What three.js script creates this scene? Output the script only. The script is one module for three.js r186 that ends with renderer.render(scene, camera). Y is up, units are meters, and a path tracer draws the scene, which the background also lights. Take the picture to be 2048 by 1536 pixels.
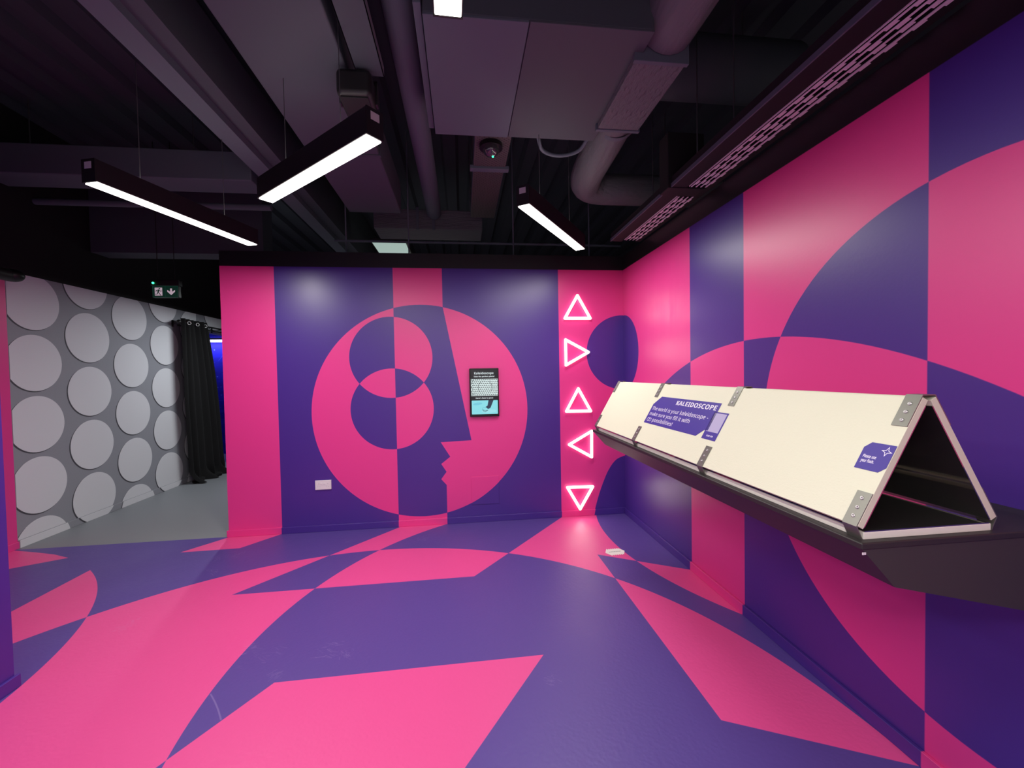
import * as THREE from 'three';
import { RoundedBoxGeometry } from 'three/addons/geometries/RoundedBoxGeometry.js';
import { mergeGeometries } from 'three/addons/utils/BufferGeometryUtils.js';
import { RectAreaLightUniformsLib } from 'three/addons/lights/RectAreaLightUniformsLib.js';

// ---------------------------------------------------------------- camera, light levels, exposure
// Axes: the corner of back wall and right wall is x = 0, z = 0; the room lies at x < 0, z > 0; y is up, metres.
RectAreaLightUniformsLib.init();
const scene = new THREE.Scene();
scene.background = new THREE.Color(0x000000);
const FOCAL = 832.35, camera = new THREE.PerspectiveCamera(85.395, 2048 / 1536, 0.05, 60);
camera.position.set(-1.6498, 1.471, 4.1128);
camera.rotation.set(-0.026, -0.1188, -0.0184, 'YXZ');
camera.updateMatrixWorld(true);
const renderer = new THREE.WebGLRenderer({ antialias: true });
renderer.toneMapping = THREE.LinearToneMapping;
renderer.toneMappingExposure = 1.0;
renderer.shadowMap.enabled = true;
const LAMP_POWER = 78, COOL = new THREE.Color(0.9, 0.97, 1.0), LAMP_COLOR = new THREE.Color(1.0, 0.96, 0.89), NEON_POWER = 1.7;

// a pixel of the 2048 x 1536 photograph, carried to the horizontal plane at height y
function onY(px, py, y) {
  const d = new THREE.Vector3((px - 1024) / FOCAL, -(py - 768) / FOCAL, -1).applyEuler(camera.rotation);
  return camera.position.clone().addScaledVector(d, (y - camera.position.y) / d.y);
}

// ---------------------------------------------------------------- helpers
let seed = 7;
const rnd = () => { seed = (seed * 1664525 + 1013904223) >>> 0; return seed / 4294967296; };
const R = (a, b) => a + (b - a) * rnd();
const taken = {};
function numbered(n) { const k = taken[n] = (taken[n] ?? -1) + 1; return k ? n + '_' + String(k).padStart(3, '0') : n; }
function shade(o) { o.traverse((c) => { if (c.isMesh) { c.castShadow = true; c.receiveShadow = true; } }); return o; }
function mesh(name, g, m, parent) { const o = new THREE.Mesh(g, m); o.name = name; parent?.add(o); return o; }
function tag(o, label, category, group) { o.userData.label = label; o.userData.category = category; if (group) o.userData.group = group; return o; }
function thing(name, label, category, pos = [0, 0, 0], turn = 0, group) {
  const o = new THREE.Group(); o.name = numbered(name); o.position.set(...pos); o.rotation.y = turn; scene.add(o);
  return tag(o, label, category, group);
}
function structure(name, g, m, label, category) {
  const o = mesh(name, g, m, scene); o.userData = { kind: 'structure', label, category }; return o;
}
function box(x0, y0, z0, x1, y1, z1, r = 0) {
  const w = Math.abs(x1 - x0), h = Math.abs(y1 - y0), d = Math.abs(z1 - z0);
  const g = r ? new RoundedBoxGeometry(w, h, d, 2, r) : new THREE.BoxGeometry(w, h, d);
  return g.translate((x0 + x1) / 2, (y0 + y1) / 2, (z0 + z1) / 2);
}
function rod(a, b, r, seg = 10) {
  const A = new THREE.Vector3(...a), B = new THREE.Vector3(...b), g = new THREE.CylinderGeometry(r, r, A.distanceTo(B), seg);
  g.applyQuaternion(new THREE.Quaternion().setFromUnitVectors(new THREE.Vector3(0, 1, 0), B.clone().sub(A).normalize()));
  return g.translate((A.x + B.x) / 2, (A.y + B.y) / 2, (A.z + B.z) / 2);
}
const clean = (g) => { const c = g.index ? g.toNonIndexed() : g.clone(); for (const k of Object.keys(c.attributes)) if (!['position', 'normal', 'uv'].includes(k)) c.deleteAttribute(k); return c; };
const merge = (list) => mergeGeometries(list.map(clean));
function prism(pts, z0, z1) {             // outline in x, y drawn out along z
  const s = new THREE.Shape(pts.map((p) => new THREE.Vector2(...p)));
  return new THREE.ExtrudeGeometry(s, { depth: z1 - z0, bevelEnabled: false }).translate(0, 0, z0);
}
function planarUV(g, fu, fv) {            // uv straight from the position
  const p = g.attributes.position, uv = new Float32Array(p.count * 2);
  for (let i = 0; i < p.count; i++) { uv[2 * i] = fu(p.getX(i), p.getY(i), p.getZ(i)); uv[2 * i + 1] = fv(p.getX(i), p.getY(i), p.getZ(i)); }
  g.setAttribute('uv', new THREE.BufferAttribute(uv, 2)); return g;
}
function canvas(w, h) { const c = document.createElement('canvas'); c.width = w; c.height = h; return [c, c.getContext('2d')]; }
function canvasTexture(c) { const t = new THREE.CanvasTexture(c); t.colorSpace = THREE.SRGBColorSpace; t.wrapS = t.wrapT = THREE.ClampToEdgeWrapping; t.anisotropy = 8; return t; }

// tileable noise for the fine relief and gloss of painted surfaces
function noiseTexture(n, cells, lo, hi, gain = 0.5) {
  const data = new Uint8Array(n * n * 4), grids = cells.map((c) => Float32Array.from({ length: c * c }, rnd));
  const s = (t) => t * t * (3 - 2 * t);
  for (let y = 0; y < n; y++) for (let x = 0; x < n; x++) {
    let v = 0, a = 1, tot = 0;
    cells.forEach((c, k) => {
      const gx = (x / n) * c, gy = (y / n) * c, ix = Math.floor(gx), iy = Math.floor(gy), fx = s(gx - ix), fy = s(gy - iy), G = grids[k], at = (i, j) => G[((j + c) % c) * c + ((i + c) % c)];
      v += a * ((at(ix, iy) * (1 - fx) + at(ix + 1, iy) * fx) * (1 - fy) + (at(ix, iy + 1) * (1 - fx) + at(ix + 1, iy + 1) * fx) * fy); tot += a; a *= gain;
    });
    const q = Math.round(255 * (lo + (hi - lo) * (v / tot))), i = (y * n + x) * 4;
    data[i] = data[i + 1] = data[i + 2] = q; data[i + 3] = 255;
  }
  const t = new THREE.DataTexture(data, n, n); t.magFilter = THREE.LinearFilter; t.wrapS = t.wrapT = THREE.RepeatWrapping; t.needsUpdate = true; return t;
}
const peel = noiseTexture(256, [64, 128], 0, 1), patchy = noiseTexture(256, [5, 11, 23, 47], 0.0, 1.0, 0.6);
const rep = (t, u, v) => { const c = t.clone(); c.repeat.set(u, v); c.needsUpdate = true; return c; };

// ---------------------------------------------------------------- materials
const PINK = '#ee4197', PURPLE = '#492d90', FLOOR_PINK = '#ea5199', FLOOR_PURPLE = '#594596', BLACK = '#161617';
const std = (o) => new THREE.MeshStandardMaterial(o), phys = (o) => new THREE.MeshPhysicalMaterial(o);
const M = {
  pink: std({ color: PINK, roughness: 0.42 }), purple: std({ color: PURPLE, roughness: 0.42 }),
  black: std({ color: BLACK, roughness: 0.75 }), blackSatin: std({ color: '#1b1a1b', roughness: 0.45 }), blackGloss: std({ color: '#070708', roughness: 0.45 }),
  ceiling: std({ color: '#3a3f48', roughness: 0.9 }), duct: std({ color: '#566069', roughness: 0.7 }), ductDark: std({ color: '#434a51', roughness: 0.75 }), wrap: std({ color: '#636669', roughness: 0.75, bumpMap: rep(patchy, 3, 3), bumpScale: 0.01 }),
  steel: std({ color: '#8d8d86', roughness: 0.42, metalness: 0.75 }), galv: std({ color: '#b9b6b8', roughness: 0.38, metalness: 0.85 }), rodSteel: std({ color: '#77777a', roughness: 0.4, metalness: 0.8 }),
  board: std({ color: '#e9ead2', roughness: 0.6, bumpMap: rep(peel, 6, 2), bumpScale: 0.0003 }), boardEdge: std({ color: '#f0ece2', roughness: 0.65 }),
  mirror: std({ color: '#b3b0ae', roughness: 0.03, metalness: 0.95 }),
  white: std({ color: '#ece8ea', roughness: 0.4 }),
  grey: std({ color: '#989aa3', roughness: 0.6, bumpMap: rep(peel, 8, 8), bumpScale: 0.0004 }), dot: std({ color: '#e2e3e9', roughness: 0.6 }), dotShadowPrint: std({ color: '#4b4b52', roughness: 0.6 }),
  greyFloor: std({ color: '#85888e', roughness: 0.5 }),
  lens: std({ color: '#ffffff', emissive: LAMP_COLOR, emissiveIntensity: 6, roughness: 0.5 }),
  addedTopGlow: std({ color: '#e8e8e8', emissive: LAMP_COLOR, emissiveIntensity: 1.5, roughness: 0.6 }),
  neon: std({ color: '#fff6ea', emissive: new THREE.Color(1, 0.93, 0.78), emissiveIntensity: NEON_POWER, roughness: 0.4 }),
  led: std({ color: '#0a5a30', emissive: new THREE.Color(0.05, 1, 0.35), emissiveIntensity: 3 }),
  cloth: phys({ color: '#070709', roughness: 0.95, sheen: 0.15, sheenColor: new THREE.Color(0.2, 0.2, 0.25), side: THREE.DoubleSide }),
  sticker: std({ color: '#b8b6b8', roughness: 0.5 }), paper: std({ color: '#efeee6', roughness: 0.7 }),
};

// ---------------------------------------------------------------- painted murals (flat paint, two colours)
const WALL_H = 2.64, PAINT_H = 2.5, BACK_X = -3.829, WALL_T = 0.15;
function paintCanvas(w, h, x0, yTop, ppm, build, extra, pink = PINK, purple = PURPLE) {   // build(path helper): every outline flips pink and purple
  const [c, g] = canvas(w, h), X = (x) => (x - x0) * ppm, Y = (y) => (yTop - y) * ppm, path = new Path2D();
  g.fillStyle = purple; g.fillRect(0, 0, w, h);
  build({
    rect: (a, b, lo = -1, hi = 9) => path.rect(X(a), Y(hi), X(b) - X(a), Y(lo) - Y(hi)),
    circle: (cx, cy, r) => { path.moveTo(X(cx + r), Y(cy)); path.arc(X(cx), Y(cy), r * ppm, 0, Math.PI * 2); path.closePath(); },
    poly: (pts) => { pts.forEach((p, i) => (i ? path.lineTo(X(p[0]), Y(p[1])) : path.moveTo(X(p[0]), Y(p[1])))); path.closePath(); },
  });
  g.fillStyle = pink; g.fill(path, 'evenodd');
  extra?.(g, X, Y, ppm);
  return c;
}
// back wall: stripes, the big head disc, the figure eight, the face profile, the corner disc and the sweep at the skirting
const backPPM = 2048 / 3.829;
const backCanvas = paintCanvas(2048, Math.round(WALL_H * backPPM), BACK_X, WALL_H, backPPM, (d) => {
  d.rect(-4, -3.361); d.rect(-2.290, -1.8238); d.rect(-0.6753, 0.3);
  d.circle(-2.037, 1.118, 1.0295); d.circle(-2.3217, 1.6436, 0.3895); d.circle(-2.3213, 1.1472, 0.3905);
  d.poly([[-1.8238, 2.125], [-1.572, 0.817], [-1.872, 0.808], [-1.783, 0.662], [-1.872, 0.594], [-1.822, 0.515], [-1.875, 0.444], [-1.8238, 0.385]]);
  d.circle(-0.012, 1.664, 0.378);
  const sweep = new THREE.CatmullRomCurve3([[-0.345, -0.1], [-0.335, 0], [-0.302, 0.135], [-0.252, 0.285], [-0.170, 0.465], [-0.09, 0.562], [0, 0.6]].map((p) => new THREE.Vector3(...p, 0))).getPoints(40);
  d.poly([...sweep.map((p) => [p.x, p.y]), [0.2, 0.6], [0.2, -0.1]]);
}, (g, X, Y) => { g.fillStyle = BLACK; g.fillRect(0, 0, 4096, Y(PAINT_H)); });
// right wall, drawn along z
const RIGHT_LEN = 4.2, rightPPM = 2048 / RIGHT_LEN;
const rightCanvas = paintCanvas(2048, Math.round(WALL_H * rightPPM), 0, WALL_H, rightPPM, (d) => {
  d.rect(-1, 1.260); d.rect(1.838, 2.8125);
  d.circle(1.976, -0.748, 2.3878); d.circle(2.968, 1.164, 0.968); d.circle(-0.012, 1.662, 0.378);
}, (g, X, Y) => {
  g.fillStyle = BLACK; g.fillRect(0, 0, 4096, Y(PAINT_H));
});
// floor, in two fine sheets where the photograph looks and one coarse sheet behind the camera
const E_CURVE = [[-4.942, 0.262], [-5.127, 0.167], [-5.324, 0.095], [-5.515, 0.033], [-5.62, 0.0]];
function floorCanvas(x0, x1, z0, z1, ppm) {
  return paintCanvas(Math.round((x1 - x0) * ppm), Math.round((z1 - z0) * ppm), x0, -z0, ppm, (d) => {
    const P = (pts) => d.poly(pts.map(([x, z]) => [x, -z])), C = (x, z, r) => d.circle(x, -z, r);
    C(-2.321, 2.841, 2.3133); C(-0.471, 1.967, 2.3844);                          // the large discs
    const k4 = []; for (let a = 0; a <= 60; a++) { const t = (a / 60) * Math.PI * 2; k4.push([1.867 + 2.2563 * Math.cos(t), 0.588 + 2.2563 * Math.sin(t)]); }
    // the second disc ends where the third begins: their common lens is taken out
    const lens = []; for (let i = 0; i <= 200; i++) { const z = -0.45 + (i / 200) * 4.9, q = 2.2563 ** 2 - (z - 0.588) ** 2, w = 2.3844 ** 2 - (z - 1.967) ** 2; if (q > 0 && w > 0) lens.push([Math.min(1.867 - Math.sqrt(q), -0.471 + Math.sqrt(w)), z]); }
    P([...lens, [2.2, lens[lens.length - 1][1]], [2.2, lens[0][1]]]);
    P([[-2.260, -0.01], [-3.234, 1.113], [-1.593, 1.110], [-0.660, -0.01]]);      // wedge from the back wall
    P([[-0.600, 0.903], [-0.602, 2.518], [0.05, 2.838], [0.05, 1.297]]);          // wedge along the right wall
    P([[-2.581, 2.017], [-1.259, 2.010], [-3.0, 4.43], [-4.1, 4.43]]);            // slab in the middle
    const k1 = []; for (let i = 0; i <= 80; i++) { const x = -4.556 + (i / 80) * 0.789; k1.push([x, 2.279 - Math.sqrt(2.3063 ** 2 - (x + 6.073) ** 2)]); }
    P([...k1, [-3.767, 4.0], [-4.556, 4.0]]);
    P([...E_CURVE, [-5.62, 0.62]]);
    P([[-4.06, 0.301], [-3.815, -0.005], [-3.355, -0.005], [-3.593, 0.290]]);
  }, (g, X, Y, s) => {
    // scuffs and a curved scratch, where the photograph shows them
    let k = 1234; const q = () => { k = (k * 1103515245 + 12345) & 0x7fffffff; return k / 0x7fffffff; };
    for (const [px, py, r] of [[655, 1296, 0.05], [508, 1292, 0.04], [520, 1310, 0.06], [440, 1115, 0.05], [480, 1108, 0.04], [690, 1305, 0.03], [1100, 1360, 0.03], [430, 1140, 0.05], [462, 1150, 0.03], [560, 1345, 0.03], [250, 1255, 0.03], [270, 1240, 0.03], [700, 1080, 0.04], [850, 1075, 0.05]]) {
      const p = onY(px, py, 0);
      const lean = q() * 3; // a cluster of short rubbed scratches
      for (let j = 0; j < 26; j++) {
        const x = p.x + (q() + q() - 1) * r * 1.5, z = p.z + (q() + q() - 1) * r * 1.5, a = lean + (q() - 0.5) * 0.9, l = r * (0.2 + 0.9 * q());
        g.strokeStyle = `rgba(215,200,226,${0.05 + 0.12 * q()})`; g.lineWidth = (0.001 + 0.004 * q()) * s; g.beginPath(); g.moveTo(X(x), Y(-z)); g.lineTo(X(x + l * Math.cos(a)), Y(-z - l * Math.sin(a))); g.stroke();
      }
    }
    const a = onY(421, 1388, 0), b = onY(436, 1412, 0), c = onY(442, 1440, 0);
    g.strokeStyle = 'rgba(205,190,220,0.28)'; g.lineWidth = 0.006 * s; g.beginPath(); g.moveTo(X(a.x), Y(-a.z)); g.quadraticCurveTo(X(b.x), Y(-b.z), X(c.x), Y(-c.z)); g.stroke();
  }, FLOOR_PINK, FLOOR_PURPLE);
}
const wallPaint = (c, w, h) => phys({ map: canvasTexture(c), ior: 1.6, roughness: 0.37, bumpMap: rep(peel, w / 0.6, h / 0.6), bumpScale: 0.00015 });
const backPaint = wallPaint(backCanvas, 3.829, WALL_H), rightPaint = wallPaint(rightCanvas, RIGHT_LEN, WALL_H);
{ // roller strokes near the corner: the same pink, only rougher or smoother
  const [c, g] = canvas(1024, 640), f = 1024 / RIGHT_LEN; g.fillStyle = 'rgb(94,94,94)'; g.fillRect(0, 0, 1024, 640);
  for (let i = 0; i < 160; i++) { const v = Math.round(R(60, 130)); g.fillStyle = `rgba(${v},${v},${v},0.3)`; g.fillRect(R(0.55, 1.24) * f, (WALL_H - R(1.85, 2.47)) * f, R(0.01, 0.04) * f, R(0.08, 0.4) * f); }
  const t = canvasTexture(c); t.colorSpace = THREE.NoColorSpace; rightPaint.roughness = 1; rightPaint.roughnessMap = t;
}
const backUV = (g) => planarUV(g, (x) => (x - BACK_X) / 3.829, (x, y) => y / WALL_H);
const rightUV = (g) => planarUV(g, (x, y, z) => z / RIGHT_LEN, (x, y) => y / WALL_H);

// ---------------------------------------------------------------- the room
const FX0 = -5.735, FX1 = 0.15, FXM = -2.8, FZM = 3.4, FZ1 = 6.4;
{
  const sheet = (x0, x1, z0, z1) => planarUV(new THREE.PlaneGeometry(x1 - x0, z1 - z0).rotateX(-Math.PI / 2).translate((x0 + x1) / 2, 0, (z0 + z1) / 2), (x) => (x - x0) / (x1 - x0), (x, y, z) => 1 - (z - z0) / (z1 - z0));
  const paint = (x0, x1, z0, z1, ppm) => std({ map: canvasTexture(floorCanvas(x0, x1, z0, z1, ppm)), roughness: 0.5, roughnessMap: rep(noiseTexture(256, [5, 11, 23, 47], 0.78, 1.0, 0.6), (x1 - x0) / 1.4, (z1 - z0) / 1.4), bumpMap: rep(peel, (x1 - x0) / 0.8, (z1 - z0) / 0.8), bumpScale: 0.0006 });
  const parts = [sheet(FX0, FXM, 0, FZM), sheet(FXM, FX1, 0, FZM), sheet(FX0, FX1, FZM, FZ1), box(FX0, -0.12, 0, FX1, -0.0005, FZ1)].map(clean);
  const f = mesh('floor', mergeGeometries(parts, true), [paint(FX0, FXM, 0, FZM, 600), paint(FXM, FX1, 0, FZM, 600), paint(FX0, FX1, FZM, FZ1, 200), M.purple], scene);
  f.userData = { kind: 'structure', label: 'floor painted with large pink and purple overlapping discs and wedges', category: 'floor' };
}
structure('floor_passage', box(-9.3, -0.12, -5.4, 2.6, 0, 0), M.greyFloor, 'plain grey floor of the passage beside the dotted wall', 'floor');
structure('floor_outer', box(FX1, -0.12, 0, 2.6, 0, FZ1), M.greyFloor, 'grey floor strip outside the painted right wall', 'floor');
structure('wall_back', backUV(box(BACK_X, 0, -WALL_T, 0, WALL_H, 0)), backPaint, 'back wall mural of a face in profile inside a pink disc', 'wall');
structure('wall_right', rightUV(box(0, 0, -WALL_T, WALL_T, WALL_H, RIGHT_LEN)), rightPaint, 'right wall mural of pink and purple stripes crossed by large discs', 'wall');
structure('wall_right_rear', box(0, 0, RIGHT_LEN, WALL_T, WALL_H, FZ1), M.white, 'unseen end of the right wall beyond the mural, white to bounce light', 'wall');  // behind the camera; white so it sends neutral light back
structure('wall_rear', box(-3.82, 0, 6.25, 0, WALL_H, FZ1), M.white, 'unseen wall closing the room opposite the face mural, white to bounce light', 'wall');  // unseen; coloured white for neutral bounce on near edges and ceiling
structure('wall_left', box(-5.735, 0, 1.873, -3.82, WALL_H, FZ1), M.purple, 'purple wall block at the left edge of the room', 'wall');
structure('wall_left_alcove', box(-5.735, 0, -0.03, -5.585, 2.445, 1.873), M.pink, 'pink side wall next to the grey dotted wall', 'wall');
const SK = 0.062;
structure('baseboard_back', backUV(box(BACK_X - 0.012, 0, 0, -0.015, SK, 0.015, 0.003)), backPaint, 'low skirting painted to match the face mural', 'skirting');
structure('baseboard_right', rightUV(box(-0.015, 0, 0, 0, SK, RIGHT_LEN, 0.003)), rightPaint, 'low skirting painted to match the right wall stripes', 'skirting');
structure('baseboard_left', box(-3.82, 0, 1.858, -3.805, SK, 6.25, 0.003), M.purple, 'purple skirting along the left wall block', 'skirting');
structure('baseboard_alcove', box(-5.585, 0, -0.03, -5.57, SK, 1.873, 0.003), M.pink, 'pink skirting below the pink side wall', 'skirting');

// grey dotted wall of the passage, with the curtained doorway at its far end; s is the distance along the wall from its near end
const DX = -5.585, DZ = -0.03, DOOR0 = 2.62, DOOR1 = 3.62, DOOR_H = 2.2, DOT_TOP = 2.445;
{
  const seg = (s0, s1, y0, y1) => box(DX - WALL_T, y0, DZ - s1, DX, y1, DZ - s0);
  const w = structure('wall_dotted', merge([seg(0, DOOR0, 0, DOT_TOP), seg(DOOR0, DOOR1, DOOR_H, DOT_TOP), seg(DOOR1, 5.37, 0, DOT_TOP)]), M.grey, 'grey passage wall covered with large pale dots', 'wall');
  const sk = structure('baseboard_dotted', box(DX, 0, DZ - DOOR0, DX + 0.014, 0.07, DZ, 0.003), M.grey, 'grey skirting under the dotted wall', 'skirting');
  const clip = (pts, k, lim, sign) => { const out = []; pts.forEach((p, i) => { const q = pts[(i + 1) % pts.length], a = (p[k] - lim) * sign, b = (q[k] - lim) * sign; if (a >= 0) out.push(p); if (a * b < 0) { const t = a / (a - b); out.push([p[0] + (q[0] - p[0]) * t, p[1] + (q[1] - p[1]) * t]); } }); return out; };
  const disc = (cs, cy, r, y0, y1, s0, s1, dx, th) => {
    let pts = Array.from({ length: 64 }, (_, i) => [cs + r * Math.cos((i / 64) * Math.PI * 2), cy + r * Math.sin((i / 64) * Math.PI * 2)]);
    for (const [k, lim, sg] of [[1, y0, 1], [1, y1, -1], [0, s0, 1], [0, s1, -1]]) { pts = clip(pts, k, lim, sg); if (pts.length < 3) return null; }
    const g = new THREE.ExtrudeGeometry(new THREE.Shape(pts.map((p) => new THREE.Vector2(...p))), { depth: th, bevelEnabled: false });
    return g.applyMatrix4(new THREE.Matrix4().makeBasis(new THREE.Vector3(0, 0, -1), new THREE.Vector3(0, 1, 0), new THREE.Vector3(1, 0, 0)).setPosition(DX + dx, 0, DZ));
  };
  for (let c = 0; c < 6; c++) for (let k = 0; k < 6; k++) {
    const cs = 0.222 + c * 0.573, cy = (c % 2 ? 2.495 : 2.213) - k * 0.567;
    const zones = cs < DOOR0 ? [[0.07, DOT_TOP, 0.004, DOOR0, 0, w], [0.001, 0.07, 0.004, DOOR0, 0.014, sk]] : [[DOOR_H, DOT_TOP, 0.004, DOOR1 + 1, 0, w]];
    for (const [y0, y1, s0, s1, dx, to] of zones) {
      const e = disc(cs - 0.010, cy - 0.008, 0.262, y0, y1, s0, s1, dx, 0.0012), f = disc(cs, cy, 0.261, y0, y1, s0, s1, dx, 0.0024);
      if (e) mesh('dot_shadow_print', e, M.dotShadowPrint, to);  // dark offset disc: the dot's drop shadow, drawn as part of the print
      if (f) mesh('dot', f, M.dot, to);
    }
  }
}
structure('wall_dotted_upper', box(DX - WALL_T, DOT_TOP, -5.4, DX, 3.9, 1.873), M.black, 'black upper wall above the dotted wall', 'wall');

// outer shell of the building, black, and the ribbed deck
{
  const pts = [[-9.3, 4.1]];
  for (let x = -9.3; x < 2.6; x += 0.3) pts.push([x, 3.9], [x + 0.13, 3.9], [x + 0.16, 3.97], [x + 0.27, 3.97]);
  pts.push([2.6, 3.97], [2.6, 4.1]);
  const g = prism(pts.map(([x, y]) => [x, y]), -5.4, FZ1);
  structure('ceiling', g, M.ceiling, 'dark ribbed steel deck above the hanging services', 'ceiling');
}
structure('wall_outer_right', box(2.6, -0.12, -5.4, 2.75, 4.1, FZ1), M.black, 'black building wall behind the right partition', 'wall');
structure('wall_outer_left', box(-9.45, -0.12, -5.4, -9.3, 4.1, FZ1), M.black, 'black building wall beyond the dotted wall', 'wall');
structure('wall_outer_back', box(-9.45, -0.12, -5.55, 2.75, 4.1, -5.4), M.black, 'black building wall far behind the face mural', 'wall');
structure('wall_outer_rear', box(-9.45, -0.12, FZ1, 2.75, 4.1, FZ1 + 0.15), M.black, 'black building wall behind the white rear wall', 'wall');

// blue lit room behind the curtain
{
  const [c, g] = canvas(1024, 768), gr = ['#1d22c8', '#2430dd', '#1a1fae', '#2b2fd0', '#191c96'];
  g.fillStyle = '#2026c4'; g.fillRect(0, 0, 1024, 768);
  for (let i = 0; i < 900; i++) { g.fillStyle = gr[Math.floor(rnd() * 5)]; g.globalAlpha = 0.18; g.beginPath(); g.ellipse(R(0, 1024), R(0, 768), R(20, 120), R(4, 26), 0, 0, 7); g.fill(); }
  g.globalAlpha = 0.8; g.fillStyle = '#7fb4ff';
  for (let i = 0; i < 260; i++) { g.beginPath(); g.arc(R(0, 1024), R(60, 430), R(0.8, 3.6), 0, 7); g.fill(); }
  g.globalAlpha = 0.45; g.strokeStyle = '#8fc0ff'; g.lineWidth = 2;
  for (let i = 0; i < 26; i++) { const x = R(0, 1024), y = R(60, 300); g.beginPath(); g.moveTo(x, y); g.quadraticCurveTo(x + R(-40, 40), y + R(10, 60), x + R(-90, 90), y + R(40, 120)); g.stroke(); }
  g.fillStyle = '#5a62ff'; for (let i = 0; i < 120; i++) { g.globalAlpha = 0.3; g.beginPath(); g.ellipse(R(0, 1024), R(440, 640), R(14, 60), R(2, 6), 0, 0, 7); g.fill(); }
  g.globalAlpha = 1;
  structure('wall_blue_room', planarUV(box(-9.3, 0, -4.75, DX - WALL_T, 2.5, -4.6), (x) => (x + 9.3) / 3.565, (x, y) => y / 2.5), std({ map: canvasTexture(c), roughness: 0.7 }), 'deep blue mural with bubbles seen through the curtained doorway', 'wall');
  structure('wall_blue_room_side', box(-9.3, 0, -4.6, -9.2, 2.5, -1.0), std({ color: '#2026c4', roughness: 0.8 }), 'plain blue side wall of the room behind the curtain', 'wall');
  structure('wall_blue_room_front', box(-9.2, 0, -1.1, DX - WALL_T, 2.5, -1.0), std({ color: '#2026c4', roughness: 0.8 }), 'blue front wall of the room behind the curtain', 'wall');
  structure('ceiling_blue_room', box(-9.3, 2.5, -4.75, DX - WALL_T, 2.56, -1.0), M.black, 'low ceiling of the blue room', 'ceiling');
  const t = thing('tube_light', 'glowing violet white tube light over the blue mural', 'light', [-6.65, 2.19, -4.5]);
  mesh('tube', rod([-0.75, 0, 0], [0.75, 0, 0], 0.022, 14), std({ color: '#ffffff', emissive: new THREE.Color(0.75, 0.62, 1), emissiveIntensity: 6 }), t);
  mesh('batten', box(-0.78, 0.024, -0.03, 0.78, 0.06, 0.03, 0.006), M.white, t);
  for (const x of [-0.7, 0.7]) mesh('bracket', box(x - 0.02, 0.05, -0.1, x + 0.02, 0.08, 0.02), M.steel, t);
  const l = new THREE.RectAreaLight(new THREE.Color(0.4, 0.36, 1), 45, 1.5, 0.05); l.name = 'tube_light_glow'; l.position.set(0, -0.03, 0.01); l.rotation.x = -Math.PI / 2; t.add(l);
}

// ---------------------------------------------------------------- linear ceiling lamps
const LAMP_Y = 2.5;
function linearLamp(label, a, b, sticker, tops = [3.9, 3.9], color = LAMP_COLOR, power = LAMP_POWER) {           // a and b: ends of the glowing lens, on the plane y
  const y = LAMP_Y, mid = a.clone().add(b).multiplyScalar(0.5), len = a.distanceTo(b), turn = Math.atan2(-(b.z - a.z), b.x - a.x);
  const t = thing('linear_lamp', label, 'ceiling lamp', [mid.x, y, mid.z], turn, 'linear ceiling lamps');
  const h = len / 2;
  mesh('housing', box(-h - 0.006, 0.004, -0.0425, h + 0.006, 0.12, 0.0425, 0.004), M.blackSatin, t);
  mesh('lens', box(-h, -0.004, -0.038, h, 0.004, 0.038, 0.003), M.lens, t);
  for (const s of [-1, 1]) {
    mesh('end_cap', box(s * (h + 0.006), 0.0, -0.0425, s * (h + 0.011), 0.12, 0.0425), M.blackSatin, t);
    mesh('suspension_wire', rod([s * (h - 0.25), 0.12, 0], [s * (h - 0.25), tops[(s + 1) / 2] - y, 0], 0.0022, 6), M.rodSteel, t);
  }
  mesh('rating_sticker', box(sticker * (h + 0.011), 0.07, -0.022, sticker * (h + 0.0118), 0.105, 0.022), M.sticker, t);
  mesh('added_top_diffuser', box(-h + 0.02, 0.119, -0.025, h - 0.02, 0.123, 0.025), M.addedTopGlow, t);  // glowing strip added on top of the housing, to go with the upward light
  const u = new THREE.RectAreaLight(color, power * 0.06, len, 0.05); u.name = 'linear_lamp_added_upward_glow'; u.position.set(0, 0.126, 0); u.rotation.x = Math.PI / 2; t.add(u);  // upward light added to lift the ceiling towards neutral grey
  const l = new THREE.RectAreaLight(color, power, len, 0.076); l.name = 'linear_lamp_glow'; l.position.set(0, -0.006, 0); l.rotation.x = -Math.PI / 2; t.add(l);
  return t;
}
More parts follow.
